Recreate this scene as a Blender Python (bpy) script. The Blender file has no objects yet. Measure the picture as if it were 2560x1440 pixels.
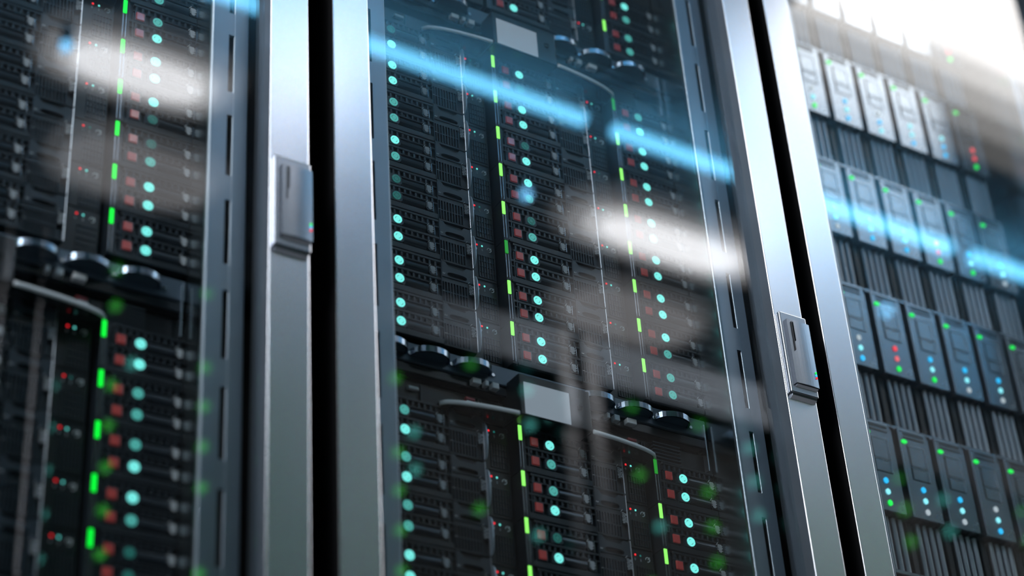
import bpy, bmesh, math, random
from mathutils import Vector
random.seed(4)
R = math.radians
scene = bpy.context.scene
COL = scene.collection

# ------------------------------------------------------------------ camera, view, light
scene.view_settings.view_transform = 'Standard'
scene.view_settings.look = 'None'
scene.view_settings.gamma = 1.0
scene.view_settings.use_curve_mapping = False
scene.view_settings.exposure = 0.0
cd = bpy.data.cameras.new('camera')
cam = bpy.data.objects.new('camera', cd); COL.objects.link(cam)
cam.location = (-0.66714631, -1.26920082, 0.4)
cam.rotation_mode = 'XYZ'
cam.rotation_euler = (R(123.07366079), R(3.54573365), R(-32.23802875))
cd.sensor_fit = 'HORIZONTAL'; cd.sensor_width = 36.0
cd.lens = 4720.888565940423 / 2560 * 36
cd.clip_start = 0.02; cd.clip_end = 60
cd.dof.use_dof = True
cd.dof.focus_distance = 2.0
cd.dof.aperture_fstop = 2.35
cd.dof.aperture_blades = 0
scene.camera = cam

w = bpy.data.worlds.new('world'); scene.world = w; w.use_nodes = True
w.node_tree.nodes['Background'].inputs[0].default_value = (0.30, 0.36, 0.45, 1)
w.node_tree.nodes['Background'].inputs[1].default_value = 0.3

CEIL = 3.25
LAMP_WHITE = 9.0      # slim white lamps over the facing row
LAMP_PANEL = 7.5       # wide luminous ceiling panels
LAMP_BLUE = 12.0        # blue light tubes

def area_light(name, loc, rot, sx, sy, power, color):
    l = bpy.data.lights.new(name, 'AREA'); l.shape = 'RECTANGLE'; l.size = sx; l.size_y = sy
    l.energy = power; l.color = color
    o = bpy.data.objects.new(name, l); COL.objects.link(o); o.location = loc; o.rotation_euler = rot
    return o
# added fill under the wide left ceiling panel, brightens the server fronts
area_light('left_fill_light', (-2.6, -0.80, CEIL - 0.05), (0, 0, 0), 2.8, 1.1, 85, (0.93, 0.96, 1.0))

# ------------------------------------------------------------------ materials
MATS = {}
def principled(name, color, rough=0.5, metal=0.0, spec=0.5, emit=None, estr=0.0, coat=0.0):
    m = bpy.data.materials.new(name); m.use_nodes = True
    b = m.node_tree.nodes['Principled BSDF']
    b.inputs['Base Color'].default_value = (*color, 1)
    b.inputs['Roughness'].default_value = rough
    b.inputs['Metallic'].default_value = metal
    b.inputs['Specular IOR Level'].default_value = spec
    b.inputs['Coat Weight'].default_value = coat
    if emit:
        b.inputs['Emission Color'].default_value = (*emit, 1)
        b.inputs['Emission Strength'].default_value = estr
    MATS[name] = m
    return m
def mottle(m, scale, lo, hi, stretch=(1, 1, 1), cvar=0.0):
    """uneven roughness, and optionally a slight uneven tone"""
    nt = m.node_tree; b = nt.nodes['Principled BSDF']
    tc = nt.nodes.new('ShaderNodeTexCoord'); mp = nt.nodes.new('ShaderNodeMapping')
    mp.inputs['Scale'].default_value = stretch
    n = nt.nodes.new('ShaderNodeTexNoise'); n.inputs['Scale'].default_value = scale; n.inputs['Detail'].default_value = 5
    r = nt.nodes.new('ShaderNodeMapRange'); r.inputs['To Min'].default_value = lo; r.inputs['To Max'].default_value = hi
    nt.links.new(tc.outputs['Object'], mp.inputs['Vector']); nt.links.new(mp.outputs['Vector'], n.inputs['Vector'])
    nt.links.new(n.outputs['Fac'], r.inputs['Value']); nt.links.new(r.outputs['Result'], b.inputs['Roughness'])
    if cvar:
        c = b.inputs['Base Color'].default_value[:3]
        mx = nt.nodes.new('ShaderNodeMix'); mx.data_type = 'RGBA'
        mx.inputs['A'].default_value = (*[v * (1 - cvar) for v in c], 1); mx.inputs['B'].default_value = (*[min(1, v * (1 + cvar)) for v in c], 1)
        nt.links.new(n.outputs['Fac'], mx.inputs['Factor']); nt.links.new(mx.outputs['Result'], b.inputs['Base Color'])
    return m
M = MATS
mottle(principled('frame_aluminium', (0.665, 0.70, 0.775), 0.4, 1.0), 6, 0.22, 0.30, (1, 1, 0.35), 0.04)
mottle(principled('post_steel', (0.28, 0.32, 0.37), 0.34, 1.0), 9, 0.32, 0.44)
mottle(principled('handle_metal', (0.36, 0.39, 0.44), 0.3, 1.0), 30, 0.22, 0.28)
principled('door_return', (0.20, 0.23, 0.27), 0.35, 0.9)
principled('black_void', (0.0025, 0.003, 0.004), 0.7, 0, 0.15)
mottle(principled('cabinet_black', (0.012, 0.014, 0.017), 0.55), 20, 0.45, 0.65)
mottle(principled('inner_wall', (0.32, 0.38, 0.41), 0.2, 1.0), 14, 0.19, 0.27)
mottle(principled('server_plastic', (0.013, 0.019, 0.026), 0.4, 0, 0.5), 60, 0.33, 0.45)
mottle(principled('server_plate', (0.022, 0.032, 0.044), 0.36, 0, 0.5), 60, 0.30, 0.42)
principled('server_bar', (0.034, 0.046, 0.06), 0.28, 0.3, 0.6)
principled('server_dark', (0.004, 0.005, 0.007), 0.45, 0, 0.3)
principled('panel_plastic', (0.007, 0.010, 0.014), 0.3, 0, 0.5)
principled('header_gloss', (0.022, 0.03, 0.038), 0.16, 0.2, 0.7)
principled('header_band', (0.10, 0.14, 0.185), 0.30, 0.2)
principled('visor_highlight', (0.92, 0.93, 0.95), 0.3, 0.0)  # white base colour stands in for the lamp reflection on the rim
principled('facing_steel', (0.22, 0.225, 0.24), 0.26, 1.0)
principled('pull_steel', (0.66, 0.78, 0.90), 0.38, 0.6)
principled('edge_steel', (0.36, 0.39, 0.43), 0.3, 1.0)
principled('chrome', (0.78, 0.82, 0.88), 0.14, 1.0)
principled('dark_chrome', (0.26, 0.31, 0.38), 0.2, 1.0)
principled('satin_steel', (0.62, 0.67, 0.74), 0.25, 1.0)
principled('print_white', (0.80, 0.83, 0.86), 0.5, 0, 0.4)
principled('connector_grey', (0.80, 0.81, 0.82), 0.4)
principled('red_tab', (0.45, 0.03, 0.04), 0.35)
principled('red_button', (0.42, 0.06, 0.06), 0.25, 0, 0.6, (0.75, 0.10, 0.09), 0.10, 0.4)
principled('display', (0.05, 0.06, 0.07), 0.2, 0, 0.5, (0.42, 0.50, 0.58), 0.50)
principled('module_metal', (0.38, 0.41, 0.46), 0.42, 0.8)
mottle(M['module_metal'], 40, 0.22, 0.30)
principled('module_line', (0.42, 0.46, 0.52), 0.35, 0.9)
principled('module_slot', (0.03, 0.035, 0.04), 0.5)
principled('fin_metal', (0.40, 0.42, 0.46), 0.36, 0.9)
principled('floor_vinyl', (0.10, 0.11, 0.12), 0.3)
mottle(principled('wall_paint', (0.30, 0.33, 0.37), 0.7), 8, 0.6, 0.8)
mottle(principled('ceiling_tile', (0.48, 0.50, 0.53), 0.8), 8, 0.7, 0.9)
def glow(name, c, s):
    return principled(name, tuple(v * 0.3 for v in c), 0.3, 0, 0.5, c, s)
glow('cyan_lit', (0.22, 0.95, 0.86), 1.05)
glow('cyan_half', (0.10, 0.52, 0.46), 0.75)
glow('cyan_off', (0.03, 0.22, 0.19), 0.45)
glow('lime_lit', (0.30, 1.0, 0.14), 1.25)
glow('lime_dim', (0.02, 0.42, 0.03), 0.7)
glow('green_lit', (0.0, 1.0, 0.045), 1.35)
glow('red_lit', (1.0, 0.02, 0.03), 1.3)
glow('teal_spot', (0.18, 0.9, 0.80), 1.1)
glow('teal_spot_dim', (0.02, 0.25, 0.22), 0.6)
glow('module_green', (0.01, 1.0, 0.10), 1.1)
glow('module_blue', (0.03, 0.55, 1.0), 1.2)
glow('module_cyan', (0.30, 0.92, 1.0), 1.2)
glow('module_white', (0.55, 0.62, 0.66), 0.9)
glow('module_red', (1.0, 0.06, 0.08), 1.1)
glow('module_rose', (1.0, 0.16, 0.18), 1.0)
glow('far_teal', (0.15, 0.9, 0.8), 2.6)
glow('far_green', (0.10, 1.0, 0.08), 1.9)
glow('tube_blue', (0.17, 0.62, 1.0), LAMP_BLUE)
glow('dot_blue', (0.20, 0.60, 1.0), 16.0)
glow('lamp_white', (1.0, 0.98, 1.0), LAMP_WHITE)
glow('lamp_fade_soft', (1.0, 0.98, 1.0), LAMP_WHITE * 0.5)
glow('lamp_fade_faint', (1.0, 0.98, 1.0), LAMP_WHITE * 0.2)
glow('lamp_fade_rim', (1.0, 0.98, 1.0), LAMP_WHITE * 0.06)
glow('panel_fade_soft', (1.0, 0.955, 0.93), LAMP_PANEL * 0.65)
glow('panel_fade_mid', (1.0, 0.955, 0.93), LAMP_PANEL * 0.38)
glow('panel_fade_faint', (1.0, 0.955, 0.93), LAMP_PANEL * 0.2)
glow('panel_fade_rim', (1.0, 0.955, 0.93), LAMP_PANEL * 0.08)
glow('stile_fill', (1.0, 0.88, 0.84), 25.0)  # added emitters that brighten the door stiles
glow('stile_fill_soft', (1.0, 0.88, 0.84), 2.5)
glow('lamp_grey', (1.0, 0.96, 0.98), 1.3)
glow('panel_white', (1.0, 0.955, 0.93), LAMP_PANEL)
# window glass: mirror-like share by fresnel, the rest seen through
g = bpy.data.materials.new('door_glass'); g.use_nodes = True; MATS['door_glass'] = g
nt = g.node_tree; nt.nodes.clear()
out = nt.nodes.new('ShaderNodeOutputMaterial'); mix = nt.nodes.new('ShaderNodeMixShader')
tr = nt.nodes.new('ShaderNodeBsdfTransparent'); tr.inputs[0].default_value = (0.95, 0.975, 0.985, 1)
gl = nt.nodes.new('ShaderNodeBsdfGlossy'); gl.inputs['Roughness'].default_value = 0.015
fr = nt.nodes.new('ShaderNodeFresnel'); fr.inputs['IOR'].default_value = 1.55
geo = nt.nodes.new('ShaderNodeNewGeometry'); ior = nt.nodes.new('ShaderNodeMapRange')     # same share from either side of the thin pane
ior.inputs['To Min'].default_value = 1.55; ior.inputs['To Max'].default_value = 1 / 1.55
nt.links.new(geo.outputs['Backfacing'], ior.inputs['Value']); nt.links.new(ior.outputs['Result'], fr.inputs['IOR'])
nt.links.new(fr.outputs[0], mix.inputs[0]); nt.links.new(tr.outputs[0], mix.inputs[1]); nt.links.new(gl.outputs[0], mix.inputs[2])
nt.links.new(mix.outputs[0], out.inputs['Surface'])

# ------------------------------------------------------------------ mesh building helpers
class MB:
    def __init__(s): s.bm = bmesh.new(); s.mats = []
    def mi(s, m):
        if m not in s.mats: s.mats.append(m)
        return s.mats.index(m)
    def box(s, x0, x1, y0, y1, z0, z1, m, bevel=0.0, seg=1):
        c = bmesh.ops.create_cube(s.bm, size=1.0)
        vs = c['verts']
        for v in vs:
            v.co = Vector(((x0 + x1) / 2 + v.co.x * (x1 - x0), (y0 + y1) / 2 + v.co.y * (y1 - y0), (z0 + z1) / 2 + v.co.z * (z1 - z0)))
        fs = list({f for v in vs for f in v.link_faces})
        k = s.mi(m)
        for f in fs: f.material_index = k
        if bevel:
            es = list({e for v in vs for e in v.link_edges})
            r = bmesh.ops.bevel(s.bm, geom=es, offset=bevel, segments=seg, affect='EDGES', profile=0.5)
            for f in r['faces']: f.material_index = k
        return fs
    def prism(s, pts, axis, a0, a1, m, hole=None):
        """2-D outline extruded along an axis; axis 'y': pts are (x,z); 'z': (x,y); 'x': (y,z)"""
        def co(p, a):
            return {'y': (p[0], a, p[1]), 'z': (p[0], p[1], a), 'x': (a, p[0], p[1])}[axis]
        k = s.mi(m); n0 = len(s.bm.faces)
        loops = [pts] + ([hole] if hole else [])
        caps = []
        for a in (a0, a1):
            edges = []
            ring = []
            for lp in loops:
                vs = [s.bm.verts.new(co(p, a)) for p in lp]
                ring.append(vs)
                if hole:
                    edges += [s.bm.edges.new((vs[i], vs[(i + 1) % len(vs)])) for i in range(len(vs))]
            if hole:
                r = bmesh.ops.triangle_fill(s.bm, use_beauty=True, use_dissolve=False, edges=edges)
                fs = [e for e in r['geom'] if isinstance(e, bmesh.types.BMFace)]
            else:
                fs = [s.bm.faces.new(ring[0])]
            for f in fs: f.material_index = k
            caps.append(ring)
        allf = []
        for li in range(len(loops)):
            v0, v1 = caps[0][li], caps[1][li]
            for i in range(len(v0)):
                j = (i + 1) % len(v0)
                f = s.bm.faces.new((v0[i], v0[j], v1[j], v1[i])); f.material_index = k
    def strip(s, path, w, h, m):
        """a flat bar of width w (in the plan) and height h following a plan path of (x,y,z)"""
        k = s.mi(m); rings = []
        for i, p in enumerate(path):
            a = Vector(path[max(0, i - 1)]); b = Vector(path[min(len(path) - 1, i + 1)])
            t = (b - a).normalized(); n = Vector((-t.y, t.x, 0)).normalized() * w / 2
            p = Vector(p); u = Vector((0, 0, h / 2))
            rings.append([s.bm.verts.new(p + n + u), s.bm.verts.new(p + n - u), s.bm.verts.new(p - n - u), s.bm.verts.new(p - n + u)])
        for a, b in zip(rings, rings[1:]):
            for i in range(4):
                f = s.bm.faces.new((a[i], a[(i + 1) % 4], b[(i + 1) % 4], b[i])); f.material_index = k
        for q in (rings[0], rings[-1]):
            f = s.bm.faces.new(q); f.material_index = k
    def tube(s, path, rw, rh, m, n=10):
        """a rounded bar (half width rw, half height rh) following a path of (x,y,z)"""
        k = s.mi(m); rings = []
        for i, p in enumerate(path):
            a = Vector(path[max(0, i - 1)]); b = Vector(path[min(len(path) - 1, i + 1)])
            t = (b - a).normalized(); nn = Vector((-t.y, t.x, 0)).normalized(); p = Vector(p)
            rings.append([s.bm.verts.new(p + nn * rw * math.cos(2 * math.pi * q / n) + Vector((0, 0, rh * math.sin(2 * math.pi * q / n)))) for q in range(n)])
        for a, b in zip(rings, rings[1:]):
            for q in range(n):
                f = s.bm.faces.new((a[q], a[(q + 1) % n], b[(q + 1) % n], b[q])); f.material_index = k; f.smooth = True
        for q in (rings[0], rings[-1]):
            f = s.bm.faces.new(q); f.material_index = k
    def disc(s, cx, cz, r, y0, y1, m, n=20, rz=None):
        rz = rz or r
        s.prism([(cx + r * math.cos(2 * math.pi * i / n), cz + rz * math.sin(2 * math.pi * i / n)) for i in range(n)], 'y', y0, y1, m)
    def arc(s, cx, cz, ri, ro, a0, a1, y0, y1, m, n=8):
        o = [(cx + ro * math.cos(R(a0 + (a1 - a0) * i / n)), cz + ro * math.sin(R(a0 + (a1 - a0) * i / n))) for i in range(n + 1)]
        q = [(cx + ri * math.cos(R(a1 - (a1 - a0) * i / n)), cz + ri * math.sin(R(a1 - (a1 - a0) * i / n))) for i in range(n + 1)]
        s.prism(o + q, 'y', y0, y1, m)
    def mesh(s, name):
        bmesh.ops.recalc_face_normals(s.bm, faces=s.bm.faces[:])
        me = bpy.data.meshes.new(name); s.bm.to_mesh(me); s.bm.free()
        for m in s.mats: me.materials.append(M[m])
        return me
def link(name, me, parent=None, loc=(0, 0, 0)):
    o = bpy.data.objects.new(name, me); COL.objects.link(o); o.location = loc
    if parent: o.parent = parent
    return o
def tag(o, label, cat, group=None):
    o['label'] = label; o['category'] = cat
    if group: o['group'] = group
    return o
def thing(name, loc, label, cat, group=None):
    return tag(link(name, None, None, loc), label, cat, group)
def structure(o, label=None):
    o['kind'] = 'structure'
    if label: o['label'] = label
    return o
def text_mesh(name, txt, size, mat, rot=-90, space=1.0):
    cu = bpy.data.curves.new(name, 'FONT'); cu.body = txt; cu.size = size; cu.align_x = 'CENTER'; cu.align_y = 'CENTER'
    cu.extrude = 0.00008; cu.space_line = 0.85; cu.space_character = space
    t = bpy.data.objects.new(name, cu); COL.objects.link(t)
    bpy.context.view_layer.update()
    me = bpy.data.meshes.new_from_object(t.evaluated_get(bpy.context.evaluated_depsgraph_get()))
    COL.objects.unlink(t); bpy.data.objects.remove(t)
    c, s = math.cos(R(rot)), math.sin(R(rot))
    for v in me.vertices:
        x, y, z = v.co
        v.co = (x * c - y * s, -z, x * s + y * c)
    me.materials.clear(); me.materials.append(M[mat])
    me.name = name
    return me

# ------------------------------------------------------------------ the room
XL, XR, YB, YF = -4.6, 6.4, -3.4, 1.2
def slab(name, x0, x1, y0, y1, z0, z1, m, label):
    b = MB(); b.box(x0, x1, y0, y1, z0, z1, m); return structure(link(name, b.mesh(name)), label)
slab('floor', XL, XR, YB, YF, -0.08, 0.0, 'floor_vinyl', 'grey vinyl floor of the aisle')
slab('ceiling', XL, XR, YB, YF, CEIL, CEIL + 0.08, 'ceiling_tile', 'grey ceiling over the aisle')
slab('wall_back', XL, XR, YF, YF + 0.08, 0, CEIL, 'wall_paint', 'pale wall behind the racks')
slab('wall_front', XL, XR, YB - 0.08, YB, 0, CEIL, 'wall_paint', 'pale wall behind the facing racks')
slab('wall_left', XL - 0.08, XL, YB, YF, 0, CEIL, 'wall_paint', 'pale wall at the left end of the aisle')
slab('wall_right', XR, XR + 0.08, YB, YF, 0, CEIL, 'wall_paint', 'pale wall at the right end of the aisle')

# lamps under the ceiling (most seen mirrored in the glass doors, the stile ones added)
def ceiling_panel(x0, x1, y0, y1, mat, label, group=None):
    t = thing('ceiling_light', ((x0 + x1) / 2, (y0 + y1) / 2, CEIL), label, 'ceiling light', group)
    hx, hy = (x1 - x0) / 2, (y1 - y0) / 2
    b = MB(); e = 0.02
    if hx < 1: b.box(-hx - e, hx + e, -hy - e, -hy, -0.035, 0, 'wall_paint')
    b.box(-hx - e, hx + e, hy, hy + e, -0.035, 0, 'wall_paint')
    b.box(-hx - e, -hx, -hy, hy, -0.035, 0, 'wall_paint'); b.box(hx, hx + e, -hy, hy, -0.035, 0, 'wall_paint')
    link('lamp_frame', b.mesh('lamp_frame'), t)
    b = MB(); b.box(-hx, hx, -hy, hy, -0.025, -0.001, mat); link('diffuser', b.mesh('diffuser'), t)
    return t
t = ceiling_panel(1.76, 5.4, -0.95, -0.10, 'panel_white', 'wide white luminous ceiling panel washing out the right rack')
for ya, yb, mt_ in ((-1.02, -0.95, 'panel_fade_soft'), (-1.09, -1.02, 'panel_fade_mid'), (-1.16, -1.09, 'panel_fade_faint'), (-1.24, -1.16, 'panel_fade_rim')):  # stepped strips build the panel's soft edge glow from falling emission
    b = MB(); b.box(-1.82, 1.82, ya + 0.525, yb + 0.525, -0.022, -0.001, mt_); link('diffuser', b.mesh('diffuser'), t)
ceiling_panel(-4.0, -1.15, -1.36, -0.10, 'panel_white', 'wide white luminous ceiling panel at the left end of the aisle')
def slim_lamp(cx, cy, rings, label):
    """a slim lamp: its soft glow put into nested rings around a bright core"""
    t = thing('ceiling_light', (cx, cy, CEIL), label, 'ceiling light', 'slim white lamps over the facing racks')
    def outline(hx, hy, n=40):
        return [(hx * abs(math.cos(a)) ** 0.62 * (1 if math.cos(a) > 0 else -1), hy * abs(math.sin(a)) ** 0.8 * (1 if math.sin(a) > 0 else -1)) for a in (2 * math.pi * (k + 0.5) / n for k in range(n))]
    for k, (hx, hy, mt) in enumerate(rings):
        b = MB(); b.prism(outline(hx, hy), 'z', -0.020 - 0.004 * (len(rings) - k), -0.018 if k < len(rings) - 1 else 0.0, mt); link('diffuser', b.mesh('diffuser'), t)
FADE_RINGS = [(0.62, 0.42, 'lamp_white'), (0.76, 0.62, 'lamp_fade_soft'), (0.90, 0.82, 'lamp_fade_faint'), (1.0, 1.0, 'lamp_fade_rim')]  # falling emission steps imitate a soft-edged glow
slim_lamp(0.545, -1.90, [(0.25 * a, 0.135 * b_, m_) for a, b_, m_ in FADE_RINGS], 'slim white ceiling lamp mirrored as a blob in the left rack glass')
slim_lamp(2.06, -1.90, [(0.36 * a, 0.135 * b_, m_) for a, b_, m_ in FADE_RINGS], 'slim white ceiling lamp mirrored as a blob in the middle rack glass')
ceiling_panel(0.84, 1.00, -1.78, -1.68, 'stile_fill', 'small square added fill lamp brightening the aluminium stiles left of the middle rack')  # added lamp, placed to show only as brightness on the stiles
ceiling_panel(2.28, 2.43, -1.78, -1.68, 'stile_fill_soft', 'small square added fill lamp brightening the aluminium stiles right of the middle rack')  # weaker added lamp, hidden behind the stiles it brightens
slim_lamp(0.69, -2.26, [(0.25 * a, 0.17 * b_, 'lamp_grey' if k_ < 2 else 'lamp_fade_rim') for k_, (a, b_, m_) in enumerate(FADE_RINGS[:3])], 'dim frosted ceiling lamp mirrored as a grey patch in the left rack')
slim_lamp(2.18, -2.26, [(0.28 * a, 0.17 * b_, 'lamp_grey' if k_ < 2 else 'lamp_fade_rim') for k_, (a, b_, m_) in enumerate(FADE_RINGS[:3])], 'dim frosted ceiling lamp mirrored as a grey patch in the middle rack')
def tube(x0, x1, label):
    t = thing('light_tube', ((x0 + x1) / 2, -1.525, 3.18), label, 'light tube', 'blue light tubes over the aisle')
    h = (x1 - x0) / 2; r = 0.018
    b = MB(); b.prism([(r * math.cos(2 * math.pi * i / 14), r * math.sin(2 * math.pi * i / 14)) for i in range(14)], 'x', -h, h, 'tube_blue'); link('glowing_tube', b.mesh('glowing_tube'), t)
    for sx in (-0.6, 0.6):
        b = MB(); b.box(sx * h - 0.003, sx * h + 0.003, -0.003, 0.003, r * 0.9, CEIL - 3.18, 'satin_steel'); link('hanger', b.mesh('hanger'), t)
tube(-0.79, 0.325, 'blue light tube mirrored at the top of the left rack glass')
tube(0.415, 1.52, 'blue light tube mirrored across the left part of the middle rack')
tube(1.61, 2.71, 'blue light tube mirrored from the middle rack into the right rack')
tube(2.80, 3.90, 'blue light tube mirrored at the right edge of the right rack')
for x, lab in ((0.350, 'small round blue ceiling lamp mirrored in the left rack'), (1.556, 'small round blue ceiling lamp mirrored in the middle rack'), (2.760, 'small round blue ceiling lamp mirrored in the right rack')):
    t = thing('spot_lamp', (x, -1.835, CEIL), lab, 'ceiling lamp', 'round blue ceiling lamps')
    b = MB(); b.prism([(0.016 * math.cos(k * math.pi / 10), 0.016 * math.sin(k * math.pi / 10)) for k in range(20)], 'z', -0.07, 0, 'wall_paint'); link('lamp_body', b.mesh('lamp_body'), t)
    b = MB(); b.prism([(0.011 * math.cos(k * math.pi / 10), 0.011 * math.sin(k * math.pi / 10)) for k in range(20)], 'z', -0.085, -0.068, 'dot_blue'); link('bulb', b.mesh('bulb'), t)

# ------------------------------------------------------------------ racks
P = 0.6; GAP = 0.0275; SW = 0.0404; H = 2.6; DS = 0.1034
RACK_LABEL = {-1: ('left server rack behind glass, blurred and cut by the left edge of the picture', -0.0075),
              0: ('middle server rack with three columns of cyan lit blade servers behind glass', 0.0),
              1: ('right server rack with tall grey drive modules and fins, washed out at the top', 0.0)}
SLOT_P = 0.0996
def post_mesh(side):
    """vertical mounting post with a row of long slots, front sheet at y 0.0356; side +1 right post, -1 left post (mirrored about x=0.3)"""
    b = MB(); y0 = 0.0356; z0, z1 = 0.08, H - 0.06
    X = (lambda v: v) if side > 0 else (lambda v: 0.595 - v)
    b.prism([(X(x), y) for x, y in ((0.5024, y0), (0.50133, y0 + 0.00021), (0.50042, y0 + 0.00082), (0.49981, y0 + 0.00173), (0.4996, y0 + 0.0028), (0.4996, y0 + 0.0050), (0.5022, y0 + 0.0050), (0.5022, y0 + 0.0035), (0.5176, y0 + 0.0035), (0.5176, y0))], 'z', z0, z1, 'post_steel')
    b.prism([(X(x), y) for x, y in ((0.5247, y0), (0.52413, y0 + 0.00011), (0.52364, y0 + 0.00044), (0.52331, y0 + 0.00093), (0.5232, y0 + 0.0015), (0.5232, y0 + 0.0035), (0.5365, y0 + 0.0035), (0.5365, 0.075), (0.5392, 0.075), (0.5392, y0 + 0.0012), (0.5380, y0))], 'z', z0, z1, 'post_steel')
    xa, xb = sorted((X(0.5168), X(0.5242)))
    b.box(xa, xb, y0 + 0.0050, y0 + 0.0058, z0, z1, 'black_void')  # black strip put in for the dark depth behind the slots
    k0 = int((1.5339 - z1) / SLOT_P) - 1
    k = k0
    while True:
        top = 1.5339 + 0.0282 - SLOT_P * k     # bridge between slot k-1 and slot k
        if top < z0: break
        lo, hi = max(z0, top - 0.0282), min(z1, top)
        if hi - lo > 0.004:
            xa, xb = sorted((X(0.5175), X(0.5236)))
            b.box(xa, xb, y0, y0 + 0.0035, lo, hi, 'post_steel')
        k += 1
    return b.mesh('mounting_post')
POST_R, POST_L = post_mesh(1), post_mesh(-1)
def door_mesh():
    b = MB(); a, c = GAP / 2, P - GAP / 2
    for x0, x1, outer in ((a, a + SW, -1), (c - SW, c, 1)):
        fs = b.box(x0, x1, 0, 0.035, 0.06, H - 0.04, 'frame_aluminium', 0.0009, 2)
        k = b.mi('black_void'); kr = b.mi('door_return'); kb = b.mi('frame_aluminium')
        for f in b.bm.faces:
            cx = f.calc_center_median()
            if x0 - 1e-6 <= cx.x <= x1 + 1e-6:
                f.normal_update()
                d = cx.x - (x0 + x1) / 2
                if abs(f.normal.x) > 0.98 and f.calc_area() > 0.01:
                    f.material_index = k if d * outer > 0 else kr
    for z0, z1 in ((0.06, 0.12), (H - 0.10, H - 0.04)):
        b.box(a + SW, c - SW, 0.001, 0.034, z0, z1, 'frame_aluminium', 0.0014)
    return b.mesh('door_frame')
DOOR = door_mesh()
b = MB(); b.box(GAP / 2 + SW + 0.0002, P - GAP / 2 - SW - 0.0002, 0.014, 0.018, 0.1202, H - 0.1002, 'door_glass'); GLASS = b.mesh('glass_pane')
def shell_meshes():
    d = {}
    b = MB(); b.box(GAP / 2 + 0.001, GAP / 2 + 0.004, 0.037, 0.95, 0.05, H, 'black_void'); d['side_panel', 0] = b.mesh('side_panel')
    b = MB(); b.box(P - GAP / 2 - 0.004, P - GAP / 2 - 0.001, 0.037, 0.95, 0.05, H, 'black_void'); d['side_panel', 1] = b.mesh('side_panel')
    b = MB(); b.box(GAP / 2 + 0.001, P - GAP / 2 - 0.001, 0.037, 0.95, H, H + 0.02, 'cabinet_black'); d['top_panel', 0] = b.mesh('top_panel')
    b = MB(); b.box(GAP / 2 + 0.001, P - GAP / 2 - 0.001, 0.037, 0.95, 0.0, 0.05, 'cabinet_black'); d['base', 0] = b.mesh('base')
    b = MB(); b.box(GAP / 2 + 0.004, P - GAP / 2 - 0.004, 0.93, 0.95, 0.05, H, 'cabinet_black'); d['rear_panel', 0] = b.mesh('rear_panel')
    return d
SHELL = shell_meshes()
def handle_meshes():
    d = {}
    # base plate: slab with a rounded underside, on the stile face (y = 0 is the stile face)
    x0, x1 = 0.5480, 0.5850; zt, zb = 1.4690, 1.3690
    b = MB(); b.box(x0, x1, -0.0062, 0.0, zb, zt, 'handle_metal', 0.0011, 2)
    b.prism([(0.0, zb + 0.001), (-0.0055, zb + 0.001), (-0.0045, zb - 0.0026), (0.0, zb - 0.0052)], 'x', x0 + 0.002, x1 - 0.002, 'handle_metal')
    d['base'] = b.mesh('door_handle')
    # swing cover: gently domed slab with two engraved lines
    px0, px1, pzt, pzb = 0.5538, 0.5848, 1.4588, 1.3795
    b = MB(); n = 8
    prof = [(px0 + (px1 - px0) * i / n, -0.0095 - 0.0012 * math.sin(math.pi * i / n)) for i in range(n + 1)]
    b.prism(prof + [(px1, -0.0060), (px0, -0.0060)], 'z', pzb, pzt, 'handle_metal')
    b.prism([(-0.0055, pzb + 0.0005), (-0.0098, pzb + 0.0005), (-0.0092, pzb - 0.0012), (-0.0055, pzb - 0.0034)], 'x', px0 + 0.0012, px1 - 0.0012, 'handle_metal')
    for gx, l in ((0.5584, 0.036), (0.5604, 0.024)):
        b.box(gx, gx + 0.0005, -0.0115, -0.0100, pzt - 0.003 - l, pzt - 0.003, 'server_dark')
    d['cover'] = b.mesh('handle_cover')
    for nm, mt, dz in (('green', 'module_green', 0.0062), ('blue', 'module_blue', 0.0031), ('red', 'red_lit', 0.0)):
        b = MB(); b.box(0.5820, 0.5838, -0.0108, -0.0095, 1.3905 + dz, 1.3927 + dz, mt, 0.0003); d[nm] = b.mesh('status_light')
    return d
HANDLE = handle_meshes()
RACKS = {}
for i in (-1, 0, 1):
    lab, dx = RACK_LABEL[i]
    t = thing('server_rack', (i * P, 0, 0), lab, 'server rack', 'glass door server racks in a row')
    RACKS[i] = t
    for (nm, _), me in SHELL.items(): link(nm, me, t)
    wx = 0.5198 + dx
    b = MB(); b.box(wx, wx + 0.003, 0.0425, 0.92, 0.05, H, 'inner_wall'); link('inner_wall', b.mesh('inner_wall'), t)
    b = MB(); b.box(0.070 + dx, 0.073 + dx, 0.0425, 0.92, 0.05, H, 'inner_wall'); link('inner_wall', b.mesh('inner_wall'), t)
    link('mounting_post', POST_R, t); link('mounting_post', POST_L, t)
    dr = link('door_frame', DOOR, t); dr['label'] = 'brushed aluminium door frame'
    link('glass_pane', GLASS, dr)
    h = link('door_handle', HANDLE['base'], t); h['label'] = 'silver lock handle with three coloured lights'
    link('handle_cover', HANDLE['cover'], h)
    for c in ('green', 'blue', 'red'):
        l = link('status_light', HANDLE[c], h); l['label'] = 'tiny %s light' % c

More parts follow.
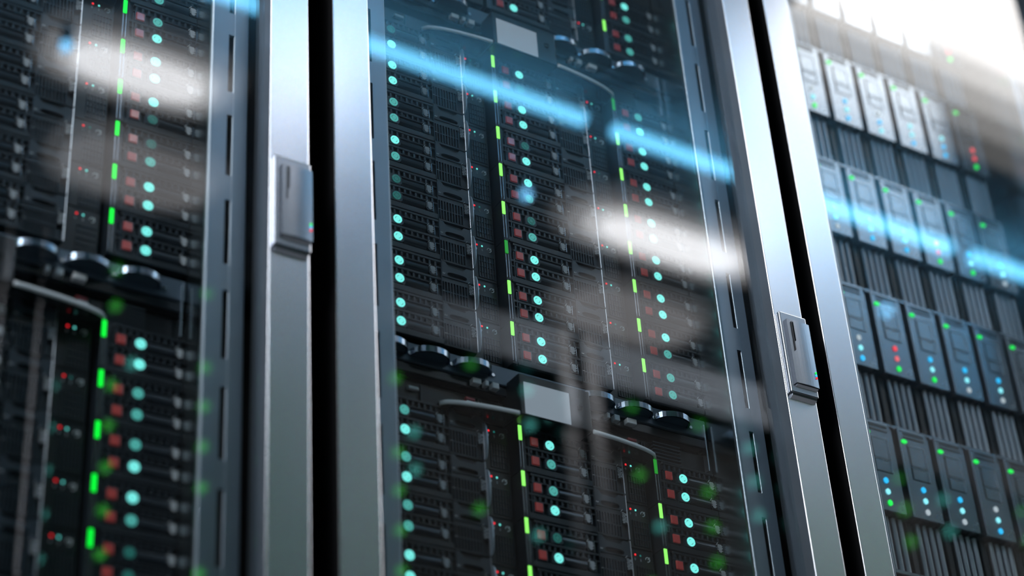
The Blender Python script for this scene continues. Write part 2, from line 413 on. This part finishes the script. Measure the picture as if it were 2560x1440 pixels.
# ------------------------------------------------------------------ blade server parts (x = u from the column edge, z = height above the unit's bottom, y = 0 at the face)
UH = 0.0510; UP = 0.0513
V = lambda v: v + UH
def blade_meshes(width):
    """parts of one blade server; width 1 = full unit, 0 = the unit the cabinet wall cuts off after the badges"""
    d = {}
    xe = 0.1264 if width else 0.0793
    b = MB()
    b.box(0.0, 0.0060, 0.0, 0.34, 0.0004, UH - 0.0004, 'server_plastic')
    b.box(0.0060, xe, 0.0032, 0.34, 0.0004, UH - 0.0004, 'server_plastic')
    b.box(0.0062, 0.0072, -0.0004, 0.0032, 0.002, UH - 0.002, 'server_bar')        # upright ribs at the left edge
    b.box(0.0108, 0.0116, -0.0002, 0.0032, 0.002, UH - 0.012, 'server_bar')
    xr = 0.0868 if width else xe
    for v0, v1 in ((-0.0004, -0.0030), (-0.0088, -0.0104), (-0.0222, -0.0250), (-0.0300, -0.0316), (-0.0440, -0.0506)):
        b.box(0.0072 if v0 < -0.01 else 0.0116, xr, 0.0, 0.0032, V(v1), V(v0), 'server_plastic', 0.0003)
    for vc in (-0.0155, -0.0370):
        # button bezel, lamp bezel (slanted), carrier bar with a rounded top
        for q in ((0.0128, 0.0138, -0.0058, 0.0058), (0.0232, 0.0242, -0.0058, 0.0058), (0.0138, 0.0232, 0.0050, 0.0058), (0.0138, 0.0232, -0.0058, -0.0050)):
            b.box(q[0], q[1], -0.0002, 0.0032, V(vc + q[2]), V(vc + q[3]), 'server_bar')
        b.prism([(0.0295, V(vc - 0.0060)), (0.0415, V(vc - 0.0062)), (0.0440, V(vc - 0.0040)), (0.0440, V(vc + 0.0036)), (0.0405, V(vc + 0.0062)), (0.0320, V(vc + 0.0062)), (0.0295, V(vc + 0.0040))], 'y', -0.0004, 0.0032, 'server_plate')
        n = 8; r = 0.0052
        b.prism([(0.0034 - 0.0042 * math.sin(math.pi * k / n), V(vc - 0.0002 + r * math.cos(math.pi * k / n))) for k in range(n + 1)], 'x', 0.0440, 0.0712, 'server_bar')
    if width:
        b.box(0.0868, 0.0874, -0.0006, 0.0032, V(-0.0500), V(-0.0010), 'server_bar')  # lighter strip stands in for the highlight on the latch plate's edge
        b.box(0.0874, 0.1258, 0.0006, 0.0032, V(-0.0506), V(-0.0485), 'server_plastic')
        b.box(0.0874, 0.1258, 0.0002, 0.0032, V(-0.0250), V(-0.0196), 'server_plastic')
    d['housing'] = b.mesh('housing')
    for r, v in enumerate((-0.0059, -0.0275)):
        b = MB(); h = 0.0026 if r == 0 else 0.0022
        x = 0.0135
        while x < (0.0815 if width else 0.0770):
            b.box(x, x + 0.0022, 0.0004, 0.0032, V(v - h), V(v + h), 'server_plate'); x += 0.0066
        d['vent_strip', r] = b.mesh('vent_strip')
    for r, vc in enumerate((-0.0155, -0.0370)):
        b = MB(); b.box(0.0142, 0.0228, -0.0012, 0.0030, V(vc - 0.0046), V(vc + 0.0046), 'red_button', 0.0006, 2); d['button', r] = b.mesh('button')
        for st, mt in enumerate(('cyan_off', 'cyan_half', 'cyan_lit')):
            b = MB(); cx, cz = 0.0370, V(vc)
            for q in range(4): b.arc(cx, cz, 0.00305, 0.0051, 90 * q + 3 + 8, 90 * q + 87 + 8, -0.0011, -0.0002, mt)
            b.disc(cx, cz, 0.00245, -0.0011, -0.0002, mt, 18)
            d['lamp', r, st] = b.mesh('indicator_lamp')
        # hexagonal badge with its striped emblem and bracket lines
        b = MB(); cx, cz = (0.0766 if width else 0.0746), V(vc - 0.0002)
        b.prism([(cx - 0.0047, cz + 0.0030), (cx - 0.0022, cz + 0.0062), (cx + 0.0046, cz + 0.0062), (cx + 0.0046, cz - 0.0062), (cx - 0.0022, cz - 0.0062), (cx - 0.0047, cz - 0.0030)], 'y', -0.0006, 0.0032, 'server_dark')
        rows = [(-0.0026, 0.0022), (-0.0032, 0.0030), (-0.0024, 0.0034), (-0.0034, 0.0026), (-0.0020, 0.0036), (-0.0034, 0.0034), (-0.0016, 0.0026), (-0.0034, 0.0010), (-0.0012, 0.0034), (-0.0018, 0.0022), (-0.0008, 0.0016)]
        for k, (a0, a1) in enumerate(rows):
            z = cz + 0.0043 - k * 0.00084
            b.box(cx + a0, cx + a1, -0.0008, -0.0006, z - 0.00027, z + 0.00027, 'print_white')
        for xx in (-0.0014, 0.0006, 0.0018):
            b.box(cx + xx - 0.0002, cx + xx + 0.0002, -0.0008, -0.0006, cz - 0.0036, cz + 0.0040, 'print_white')
        b.prism([(cx - 0.0048, cz + 0.0035), (cx - 0.0023, cz + 0.0067), (cx - 0.0018, cz + 0.0067), (cx - 0.0043, cz + 0.0035)], 'y', -0.0008, -0.0002, 'print_white')
        b.prism([(cx - 0.0047, cz - 0.0035), (cx - 0.0024, cz - 0.0064), (cx - 0.0021, cz - 0.0064), (cx - 0.0044, cz - 0.0035)], 'y', -0.0008, -0.0002, 'server_bar')
        b.box(cx + 0.0043, cx + 0.0046, -0.0009, -0.0002, cz - 0.0055, cz + 0.0055, 'satin_steel')
        d['badge', r] = b.mesh('badge')
    for st, mt in (('lit', 'lime_lit'), ('dim', 'lime_dim'), ('green', 'green_lit')):
        b = MB(); b.box(0.0002, 0.0039, -0.0010, 0.0002, V(-0.0170), V(-0.0006), mt); d['bar', st] = b.mesh('light_bar')
    b = MB(); b.box(0.0004, 0.0008, -0.0006, 0.0002, V(-0.0480), V(-0.0182), 'satin_steel'); b.box(0.0036, 0.0040, -0.0006, 0.0002, V(-0.0480), V(-0.0182), 'satin_steel')
    b.box(0.0008, 0.0036, -0.0002, 0.0002, V(-0.0480), V(-0.0182), 'server_dark'); d['bar_guide'] = b.mesh('bar_guide')
    if not width: return d
    # latch plate with an oval finger hole
    hole = []
    for a in range(24):
        t = 2 * math.pi * a / 24; c, s = math.cos(t), math.sin(t)
        hole.append((0.1056 + 0.0118 * (abs(c) ** 0.6) * (1 if c > 0 else -1), V(-0.0155) + 0.0031 * (abs(s) ** 0.8) * (1 if s > 0 else -1)))
    b = MB()
    b.prism([(0.0876, V(-0.0006)), (0.0918, V(-0.0008)), (0.0960, V(-0.0058)), (0.1136, V(-0.0066)), (0.1172, V(-0.0022)), (0.1256, V(-0.0022)), (0.1256, V(-0.0194)), (0.0876, V(-0.0194))], 'y', -0.0008, 0.0024, 'server_plate', hole)
    b.box(0.0930, 0.1180, 0.0022, 0.0032, V(-0.0192), V(-0.0118), 'server_dark')
    b.box(0.0940, 0.1150, 0.0024, 0.0032, V(-0.0060), V(-0.0010), 'server_dark')
    d['latch_plate'] = b.mesh('latch_plate')
    b = MB()
    b.box(0.0895, 0.1180, 0.0024, 0.0032, V(-0.0488), V(-0.0248), 'server_dark')
    for k in range(9):
        x = 0.0898 + k * 0.00345
        b.box(x, x + 0.0010, 0.0000, 0.0024, V(-0.0488), V(-0.0248), 'server_plate')
    b.box(0.0898, 0.1180, 0.0004, 0.0022, V(-0.0372), V(-0.0358), 'server_plate')
    d['grille'] = b.mesh('grille')
    b = MB()
    b.prism([(0.1182, V(-0.0206)), (0.1202, V(-0.0180)), (0.1206, V(-0.0180)), (0.1186, V(-0.0206))], 'y', -0.0010, -0.0004, 'print_white')
    b.box(0.1192, 0.1256, -0.0002, 0.0004, V(-0.0340), V(-0.0200), 'server_dark')
    d['label_plate'] = b.mesh('label_plate')
    b = MB(); b.box(0.1257, 0.1266, -0.0010, 0.0126, 0.0006, UH - 0.0006, 'edge_steel', 0.0003); d['edge_strip'] = b.mesh('edge_strip')
    b = MB(); n = 16; lens = []
    for k in range(n + 1):
        a = math.pi * k / n
        lens.append((-0.0008 - 0.0066 * math.sin(a) ** 0.75, V(-0.0295) + 0.0203 * math.cos(a)))
    b.prism(lens, 'x', 0.1262, 0.1270, 'pull_steel'); d['pull_handle'] = b.mesh('pull_handle')
    yp = 0.0128
    b = MB(); b.box(0.1266, 0.1636, yp, 0.34, 0.0004, UH - 0.0004, 'panel_plastic', 0.0004)
    b.box(0.1370, 0.1632, yp - 0.0004, yp, UH - 0.0012, UH - 0.0008, 'server_bar'); b.box(0.1628, 0.1632, yp - 0.0004, yp, 0.001, UH - 0.0012, 'server_bar')  # light line along the top paints in the panel's highlight
    d['control_panel'] = b.mesh('control_panel')
    b = MB()
    for k in range(7): b.box(0.1418 + k * 0.0033, 0.1424 + k * 0.0033, yp - 0.0012, yp, V(-0.0476), V(-0.0200), 'server_bar')
    for k in range(5): b.box(0.1418, 0.1622, yp - 0.0010, yp, V(-0.0476 + k * 0.0069), V(-0.0470 + k * 0.0069), 'server_bar')
    d['panel_grille'] = b.mesh('panel_grille')
    b = MB(); b.box(0.1399, 0.1420, yp - 0.0010, yp, V(-0.0081), V(-0.0060), 'red_lit', 0.0004); d['red_light'] = b.mesh('status_light')
    for st, mt in enumerate(('teal_spot_dim', 'teal_spot')):
        b = MB(); b.box(0.1464, 0.1484, yp - 0.0010, yp, V(-0.0083), V(-0.0062), mt, 0.0004); d['teal_light', st] = b.mesh('status_light')
    b = MB(); cx, cz = 0.1563, V(-0.0099)
    b.arc(cx, cz, 0.0021, 0.0029, -180 + 35 + 45, 180 - 35 + 45, yp - 0.0005, yp, 'print_white', 22)
    c45 = math.cos(R(45))
    for_bar = [(0.0005, -0.0005), (0.0032, 0.0022)]
    ax, az = cx + 0.0003, cz + 0.0003
    b.prism([(ax - 0.0003, az + 0.0003), (ax + 0.0003, az - 0.0003), (ax + 0.0027, az + 0.0021), (ax + 0.0021, az + 0.0027)], 'y', yp - 0.0005, yp, 'print_white')
    b.box(0.1402, 0.1406, yp - 0.0004, yp, V(-0.0135), V(-0.0108), 'print_white'); b.box(0.1394, 0.1414, yp - 0.0004, yp, V(-0.0122), V(-0.0117), 'print_white')
    b.prism([(0.1404, V(-0.0104)), (0.1412, V(-0.0112)), (0.1396, V(-0.0112))], 'y', yp - 0.0004, yp, 'print_white')
    d['printed_symbols'] = b.mesh('printed_symbols')
    me = text_mesh('printed_text', 'BLADE\nSYSTEM', 0.0036, 'print_white'); me.transform(__import__('mathutils').Matrix.Translation((0.1224, -0.0004, V(-0.0268)))); d['text', 0] = me
    for r, (tx, v) in enumerate((('2', -0.0158), ('1', -0.0368))):
        me = text_mesh('printed_number', tx, 0.0040, 'print_white'); me.transform(__import__('mathutils').Matrix.Translation((0.0893 if r == 0 else 0.0884, -0.0012 if r == 0 else -0.0004, V(v)))); d['number', r] = me
    me = text_mesh('printed_text', 'UID', 0.0020, 'print_white'); me.transform(__import__('mathutils').Matrix.Translation((0.1474, yp - 0.0003, V(-0.0122)))); d['text', 1] = me
    return d
FULL = blade_meshes(1); CUT = blade_meshes(0)
ORD = ['first', 'second', 'third', 'fourth', 'fifth', 'sixth', 'seventh', 'eighth', 'ninth', 'tenth']
STWORD = {('0', '0'): 'two unlit lamps', ('0', '1'): 'a faint lower lamp', ('1', '0'): 'a faint upper lamp', ('0', '2'): 'only its lower lamp lit', ('2', '0'): 'only its upper lamp lit',
          ('1', '1'): 'two faint cyan lamps', ('1', '2'): 'a brighter lower lamp', ('2', '1'): 'a brighter upper lamp', ('2', '2'): 'two lit cyan lamps'}
def blade(X0, zt, full, st, bar, teal, label, group, pull=False):
    D = FULL if full else CUT
    t = thing('blade_server', (X0, DS, zt - UH), label, 'server', group)
    link('housing', D['housing'], t)
    for r in (0, 1):
        link('vent_strip', D['vent_strip', r], t)
        o = link('button', D['button', r], t); o['label'] = 'square red button'
        o = link('indicator_lamp', D['lamp', r, int(st[r])], t); o['label'] = ('dark round lamp', 'faint round cyan lamp', 'bright round cyan lamp')[int(st[r])]
        link('badge', D['badge', r], t)
    o = link('light_bar', D['bar', bar], t); o['label'] = 'upright green light bar'
    link('bar_guide', D['bar_guide'], t)
    if full:
        link('latch_plate', D['latch_plate'], t); link('grille', D['grille'], t)
        lp = link('label_plate', D['label_plate'], t); link('printed_text', D['text', 0], lp)
        link('edge_strip', D['edge_strip'], t)
        if pull: link('pull_handle', D['pull_handle'], t)['label'] = 'curved silver pull handle'
        for r in (0, 1): link('printed_number', D['number', r], t)
        p = link('control_panel', D['control_panel'], t)
        link('panel_grille', D['panel_grille'], p); link('status_light', D['red_light'], p)['label'] = 'red light'
        link('status_light', D['teal_light', teal], p)['label'] = 'cyan light'
        link('printed_symbols', D['printed_symbols'], p); link('printed_text', D['text', 1], p)
    return t
COLX = {'left': 0.1041, 'middle': 0.2721, 'right': 0.4401}
ZT = {'upper': 2.2808, 'central': 1.7988, 'lower': 1.3168}
CHW = {'upper': 'above the upper curved visor', 'central': 'under the upper curved visor', 'lower': 'under the lower curved visor'}
# lamp states from the top of each chassis down, two per blade
STATES = {
 (0, 'left', 'central'): '02 22 11 21 00 22 22 22', (0, 'middle', 'central'): '20 22 02 21 01 22 22 22', (0, 'right', 'central'): '12 22 22 22 22 22 21 11',
 (0, 'left', 'lower'): '12 12 11 22 12 22 22 22', (0, 'middle', 'lower'): '21 12 02 21 22 22 22 22', (0, 'right', 'lower'): '22 22 22 22 22 22 22 22',
 (0, 'left', 'upper'): '22 22 22 22 22 22 12 11', (0, 'middle', 'upper'): '22 22 22 22 22 22 12 22', (0, 'right', 'upper'): '22 22 22 22 22 22 21 11',
 (-1, 'middle', 'central'): '22 22 22 22 22 22 22 22', (-1, 'right', 'central'): '22 21 12 22 20 01 22 22',
 (-1, 'middle', 'lower'): '22 22 22 22 22 22 22 22', (-1, 'right', 'lower'): '22 11 12 21 00 11 22 22'}
ROWS = {  # which blades of each column stand in the picture
 (0, 'left', 'central'): range(0, 8), (0, 'left', 'lower'): range(0, 5), (0, 'middle', 'upper'): range(6, 8), (0, 'middle', 'central'): range(0, 8), (0, 'middle', 'lower'): range(0, 4),
 (0, 'right', 'upper'): range(6, 8), (0, 'right', 'central'): range(0, 8), (0, 'right', 'lower'): range(0, 3),
 (-1, 'middle', 'central'): range(2, 8), (-1, 'middle', 'lower'): range(0, 6), (-1, 'right', 'central'): range(1, 8), (-1, 'right', 'lower'): range(0, 6)}
DIMBAR = {(0, 'middle', 'central', 5), (0, 'right', 'central', 0), (0, 'right', 'lower', 0), (0, 'middle', 'central', 99)}
for (ri, col, ch), rows in ROWS.items():
    st = STATES[ri, col, ch].split()
    rk = 'middle rack' if ri == 0 else 'left rack'
    cw = {'left': 'left column', 'middle': 'middle column', 'right': 'cut-off right column'}[col]
    if ri == -1: cw = {'middle': 'outer left column', 'right': 'cut-off right column'}[col]
    for k in rows:
        if ch == 'upper':
            w = ('lowest' if k == 7 else 'second lowest') + ' above the screen header'
        else:
            w = ORD[k] + ' ' + CHW[ch]
        X0 = COLX[col] + ri * P + RACK_LABEL[ri][1]
        lab = 'blade server, %s, %s of %s' % (w, cw, rk)
        bar = 'dim' if (ri, col, ch, k) in DIMBAR else ('green' if ri == -1 else 'lit')
        blade(X0, ZT[ch] - UP * k, col != 'right', st[k], bar, 0 if (k * 7 + len(col) + ri) % 4 == 0 else 1, lab, 'blade servers in the ' + rk, col == 'left')

# ------------------------------------------------------------------ chassis headers: handles, connectors, screen and the curved bright visor
def header(ri, zt_units, label):
    dx = ri * P + RACK_LABEL[ri][1]
    zb = zt_units + 0.0003; HH = 0.0713
    t = thing('chassis_header', (dx, DS, zb), label, 'fan tray', 'chassis headers between the blade stacks')
    Z = lambda v: HH + v
    b = MB()
    b.box(0.1041, 0.5194, 0.020, 0.34, 0.0, HH, 'cabinet_black')
    b.box(0.1041, 0.5194, 0.010, 0.020, HH - 0.006, HH, 'header_gloss', 0.001)
    b.box(0.1041, 0.5194, 0.002, 0.020, Z(-0.0285), HH - 0.0065, 'header_band', 0.0012, 2)
    b.box(0.1041, 0.5194, 0.004, 0.020, Z(-0.0400), Z(-0.0290), 'header_gloss', 0.0012, 2)     # band the connectors sit in
    b.box(0.1041, 0.5194, 0.012, 0.020, Z(-0.0700), Z(-0.0440), 'panel_plastic', 0.0008)
    link('tray_body', b.mesh('tray_body'), t)
    # curved visor, two wings of one arc either side of the screen console
    c0, hw, w0 = 0.3115, 0.1305, 0.0195
    f = lambda x: -0.0002 - w0 * math.sqrt(max(0.0, 1 - ((x - c0) / hw) ** 2))
    for xa, xb in ((c0 - hw, 0.2625), (0.3515, c0 + hw)):
        n = 20
        pts = [(xa + (xb - xa) * k / n, f(xa + (xb - xa) * k / n)) for k in range(n + 1)]
        b = MB()
        b.prism(pts + [(xb, 0.012), (xa, 0.012)], 'z', 0.0006, 0.0028, 'header_gloss')
        v = link('visor', b.mesh('visor'), t)
        b = MB(); b.tube([(x, y - 0.0012, 0.0008) for x, y in pts], 0.0014, 0.0026, 'visor_highlight'); link('visor_rim', b.mesh('visor_rim'), v)['label'] = 'curved metal rim with its highlight painted white'
    # screen console
    b = MB(); b.box(0.2640, 0.3505, -0.020, 0.020, Z(-0.0710), Z(-0.0240), 'panel_plastic', 0.0012, 2)
    s = link('screen_console', b.mesh('screen_console'), t)
    b = MB(); b.box(0.2692, 0.3240, -0.0206, -0.0198, Z(-0.0695), Z(-0.0330), 'display'); link('display', b.mesh('display'), s)['label'] = 'blank grey display'
    b = MB(); b.box(0.3340, 0.3400, -0.0204, -0.0198, Z(-0.0500), Z(-0.0440), 'server_dark', 0.001); link('button', b.mesh('button'), s)
    # D-shaped handles
    for x0 in (0.1040, 0.1520, 0.2010, 0.3530, 0.4020, 0.4510):
        if x0 + 0.043 > 0.519: continue
        b = MB(); n = 16
        path = [(x0 + 0.021 - 0.021 * math.cos(math.pi * k / n), 0.006 - 0.020 * math.sin(math.pi * k / n) ** 0.7, Z(-0.0185)) for k in range(n + 1)]
        b.strip(path, 0.0020, 0.0066, 'dark_chrome')
        b.prism([(p[0], p[1] + 0.0012) for p in path], 'z', Z(-0.0205), Z(-0.0165), 'header_band')
        hd = link('tray_handle', b.mesh('tray_handle'), t)
        b = MB()
        for sx in (x0 + 0.0006, x0 + 0.0414): b.box(sx - 0.0022, sx + 0.0022, 0.0035, 0.012, Z(-0.0245), Z(-0.0140), 'dark_chrome', 0.0008)
        b.disc(x0 + 0.0462, Z(-0.0200), 0.0019, 0.0, 0.020, 'chrome', 14)
        link('handle_bracket', b.mesh('handle_bracket'), hd)
    for x0, x1, v0, v1 in ((0.2205, 0.2305, -0.0372, -0.0308), (0.2350, 0.2395, -0.0368, -0.0306), (0.2435, 0.2515, -0.0376, -0.0306), (0.3840, 0.3880, -0.0372, -0.0308), (0.3935, 0.4005, -0.0378, -0.0306), (0.4100, 0.4222, -0.0372, -0.0306)):
        b = MB(); b.box(x0, x1, -0.0030, 0.006, Z(v0), Z(v1), 'connector_grey', 0.0006); link('connector', b.mesh('connector'), t)
    for x0, x1, v0, mt in ((0.1520, 0.1640, -0.0520, 'connector_grey'), (0.2180, 0.2290, -0.0480, 'red_tab'), (0.2190, 0.2290, -0.0520, 'connector_grey'), (0.4170, 0.4280, -0.0470, 'red_tab'), (0.4190, 0.4290, -0.0512, 'connector_grey')):
        b = MB(); b.box(x0, x1, 0.008, 0.013, Z(v0 - 0.0036), Z(v0), mt, 0.0006); link('pull_tab', b.mesh('pull_tab'), t)
    for x0 in (0.1660, 0.2325, 0.2360, 0.4340, 0.4375):
        b = MB(); b.box(x0, x0 + 0.0010, 0.009, 0.013, Z(-0.0690), Z(-0.0480), 'server_bar'); link('rib', b.mesh('rib'), t)
    b = MB()
    for k in range(6): b.box(0.4460, 0.4820, 0.004, 0.014, Z(-0.0690 + k * 0.0042), Z(-0.0676 + k * 0.0042), 'server_plate')
    link('louvre', b.mesh('louvre'), t)
    b = MB(); b.box(0.5140, 0.5156, -0.0006, 0.006, Z(-0.0690), Z(-0.0130), 'satin_steel'); link('edge_strip', b.mesh('edge_strip'), t)
    return t
header(0, ZT['central'], 'black header tray with grey screen and curved bright visor, top of middle rack')
header(0, ZT['lower'], 'black header tray with screen and curved visor, lower middle of middle rack')
header(-1, ZT['lower'], 'blurred black header tray with curved white visor rim in the left rack')

# blank panels close the bays the picture shows nothing of
def blank(ri, x0, x1, z0, z1, y, label):
    b = MB(); b.box(x0 + 0.0005, x1 - 0.0005, y, y + 0.02, z0, z1, 'cabinet_black', 0.001)
    b.box(x0 + 0.012, x1 - 0.012, y - 0.0015, y, z0 + 0.01, z1 - 0.01, 'server_plastic', 0.0006)
    me = b.mesh('blank_panel')
    tag(link('blank_panel', me, None, (ri * P, 0, 0)), label, 'panel', 'blank panels closing unused bays')
def zlow(ch, n): return ZT[ch] - UP * n
c = COLX
blank(0, c['left'], c['left'] + 0.1636, 0.0505, zlow('lower', 5), DS, 'black blank panel below the left column of the middle rack')
blank(0, c['middle'], c['middle'] + 0.1636, 0.0505, zlow('lower', 4), DS, 'black blank panel below the middle column of the middle rack')
blank(0, c['right'], 0.5195, 0.0505, zlow('lower', 3), DS, 'black blank panel below the right column of the middle rack')
blank(0, c['left'], c['left'] + 0.1636, ZT['upper'] - UP * 8, 2.5995, DS, 'black blank panel above the left column of the middle rack')
blank(0, c['middle'], c['middle'] + 0.1636, ZT['upper'] - UP * 6, 2.5995, DS, 'black blank panel above the middle column of the middle rack')
blank(0, c['right'], 0.5195, ZT['upper'] - UP * 6, 2.5995, DS, 'black blank panel above the right column of the middle rack')
blank(-1, 0.0735 - 0.0075, c['left'] - 0.0085, 0.0505, 2.5995, DS, 'black blank panel left of the blade columns in the left rack')
for col in ('middle', 'right'):
    xe = c[col] + 0.1636 if col == 'middle' else 0.5195
    blank(-1, c[col] - 0.0075, xe - 0.0075, 0.0505, zlow('lower', 6), DS, 'black blank panel below the %s column of the left rack' % ('outer left' if col == 'middle' else 'right'))
    blank(-1, c[col] - 0.0075, xe - 0.0075, ZT['central'] - UP * (2 if col == 'middle' else 1), 2.5995, DS, 'black blank panel above the %s column of the left rack' % ('outer left' if col == 'middle' else 'right'))

# ------------------------------------------------------------------ right rack: rows of tall drive modules over finned cooling modules
MP = 0.0580; MW = 0.0481; MH = 0.1155; RP = 0.1922; MX0 = 0.7521
def module_meshes():
    d = {}
    b = MB(); Z = lambda v: MH + v
    b.prism([(0, 0), (MW, 0), (MW, Z(-0.0055)), (0.0425, Z(0)), (0, Z(0))], 'y', 0.0006, 0.30, 'module_metal')
    b.box(0.0006, 0.0016, 0.0, 0.0008, 0.002, Z(-0.002), 'module_line'); b.box(0.001, 0.0415, -0.0002, 0.0008, Z(-0.0022), Z(-0.0006), 'module_line')
    def frame(x0, x1, z0, z1, w=0.0009):
        b.box(x0, x1, 0.0, 0.0008, z1 - w, z1, 'module_line'); b.box(x0, x1, 0.0, 0.0008, z0, z0 + w, 'module_slot')
        b.box(x0, x0 + w, 0.0, 0.0008, z0, z1, 'module_slot'); b.box(x1 - w, x1, 0.0, 0.0008, z0, z1, 'module_line')
    frame(0.0122, 0.0384, Z(-0.0482), Z(-0.0205)); frame(0.0122, 0.0384, Z(-0.0655), Z(-0.0486))
    b.box(0.0122, 0.0140, 0.0002, 0.0008, Z(-0.0640), Z(-0.0225), 'module_slot')
    d['body'] = b.mesh('module_body')
    b = MB()
    for v in (-0.0052, -0.0102): b.box(0.0090, 0.0412, 0.0000, 0.0008, Z(v - 0.0012), Z(v + 0.0012), 'module_slot', 0.0003)
    d['slots'] = b.mesh('vent_slot')
    b = MB(); b.disc(0.0082, Z(-0.0165), 0.0041, -0.0008, 0.0008, 'module_green', 18, 0.0024); d['key'] = b.mesh('status_light')
    for k, mt in (('b', 'module_blue'), ('c', 'module_cyan'), ('w', 'module_white'), ('g', 'module_green'), ('r', 'module_red'), ('o', 'module_rose')):
        for r in range(3):
            b = MB(); b.disc(0.0245, Z(-0.0768 - 0.01435 * r), 0.0031, -0.0008, 0.0008, mt, 18, 0.0036); d[k, r] = b.mesh('status_light')
    return d
MOD = module_meshes()
FH = 0.0767; FB = 0.0008
def fin_meshes():
    d = {}
    b = MB(); b.box(0, MW + 0.009, 0.026, 0.30, 0.0, FH - 0.003, 'panel_plastic')
    b.box(0, 0.0085, 0.010, 0.026, 0.0, FH - 0.003, 'cabinet_black', 0.0006)
    b.box(0, MW + 0.009, 0.004, 0.03, 0.0, 0.0045, 'module_metal', 0.0006)
    d['body'] = b.mesh('cooler_body')
    b = MB(); n = 6
    prof = [(0.0034 - 0.0034 * math.cos(math.pi * k / n), 0.0115 - 0.0036 * math.sin(math.pi * k / n)) for k in range(n + 1)]
    b.prism(prof + [(0.0068, 0.027), (0.0, 0.027)], 'z', 0.0045, FH - 0.0042, 'fin_metal')
    d['fin'] = b.mesh('fin')
    return d
FIN = fin_meshes()
LED = {0: ['cwg', 'cbw', 'wcb', 'wcb', 'bcb', 'rrg'], 1: ['wcg', 'bcb', 'wbc', 'ccb', 'cbb', 'rrg'], 2: ['ccw', 'ccb', 'ccb', 'oog', 'bcg', 'bcw'],
       3: ['wcb', 'rog', 'bcg', 'bcw', 'bcw', 'bcw'], 4: ['bcg', 'bcw', 'bcw', 'wcb', 'bcw', 'wcb']}
ROWW = ['top', 'second', 'third', 'fourth', 'fifth']
MODTOP = [1.8279 + 0.1922 * 2, 1.8279 + 0.1922, 1.8279, 1.6357, 1.4435]
for r, ztop in enumerate(MODTOP):
    for k in range(6):
        x = MX0 + MP * k
        if not (r, k) in ((0, 0), (0, 1), (0, 2), (0, 3), (0, 4), (0, 5)) and r >= 4 and k > 4: continue
        where = '%s from the left, %s full row of right rack' % (ORD[k], ROWW[r])
        t = thing('drive_module', (x, DS, ztop - MH), 'tall grey drive module, ' + where, 'drive module', 'drive modules in the right rack')
        link('module_body', MOD['body'], t); link('vent_slot', MOD['slots'], t)
        link('status_light', MOD['key'], t)['label'] = 'green oval light'
        for j, ch in enumerate(LED[r][k]):
            link('status_light', MOD[ch, j], t)['label'] = 'round %s light' % {'b': 'blue', 'c': 'pale cyan', 'w': 'white', 'g': 'green', 'r': 'red', 'o': 'pale red'}[ch]
        t = thing('cooling_module', (x - 0.0045, DS, ztop - RP + FB), 'finned cooling module under the %s drive module, %s row of right rack' % (ORD[k], ROWW[r]), 'cooling module', 'cooling modules in the right rack')
        link('cooler_body', FIN['body'], t)
        for j in range(4): link('fin', FIN['fin'], t, (0.0140 + 0.0104 * j, 0, 0))
blank(1, 0.1475, 0.5195, MODTOP[0] + 0.001, 2.5995, DS + 0.01, 'black blank panel above the drive modules of the right rack')
blank(1, 0.1475, 0.5195, 0.0505, MODTOP[4] - RP, DS + 0.01, 'black blank panel below the drive modules of the right rack')
blank(1, 0.0735, 0.1470, 0.0505, 2.5995, DS + 0.012, 'narrow black panel left of the drive modules in the right rack')

# ------------------------------------------------------------------ the facing row across the aisle, seen as reflections in the glass
HF = 2.54
for k in range(-3, 7):
    x0 = 1.42 + P * (k - 1)
    t = thing('server_rack', (x0, -1.5, 0), 'facing rack across the aisle, %s from the left, seen only mirrored in the glass' % ORD[k + 3], 'server rack', 'facing racks mirrored in the glass')
    b = MB(); b.box(GAP / 2, P - GAP / 2, -0.9, -0.06, 0.0, HF, 'cabinet_black', 0.002); link('cabinet', b.mesh('cabinet'), t)
    for sx in (GAP / 2, P - GAP / 2 - SW):
        b = MB(); b.box(sx, sx + SW, -0.06, 0.0, 0.06, HF, 'facing_steel' if k < 2 else 'cabinet_black', 0.002); link('door_stile', b.mesh('door_stile'), t)  # right-hand facing frames coloured black to dim their reflections
    b = MB(); b.box(GAP / 2 + SW, P - GAP / 2 - SW, -0.06, -0.002, HF - 0.11, HF, 'door_return' if k < 2 else 'cabinet_black', 0.002); link('door_rail', b.mesh('door_rail'), t)
    b = MB(); b.box(P - GAP / 2 - SW + 0.002, P - GAP / 2 - 0.002, 0.0, 0.011, 2.30, 2.40, 'handle_metal' if k < 2 else 'cabinet_black', 0.002); link('door_handle', b.mesh('door_handle'), t)
    rnd = random.Random(k + 20)
    for gx, mt, nm in ((0.036, 'far_teal', 'teal'), (0.216, 'far_teal', 'teal'), (0.177, 'far_green', 'green'), (0.362, 'far_green', 'green'), (0.500, 'far_teal', 'teal')):
        for j in range(9):
            z = 1.72 + 0.085 * j + (0.03 if nm == 'green' else 0)
            if rnd.random() < 0.35: continue
            b = MB(); b.disc(max(gx, GAP / 2 + SW + 0.012), z, 0.0105, -0.062, -0.052, mt, 12); link('status_light', b.mesh('status_light'), t)
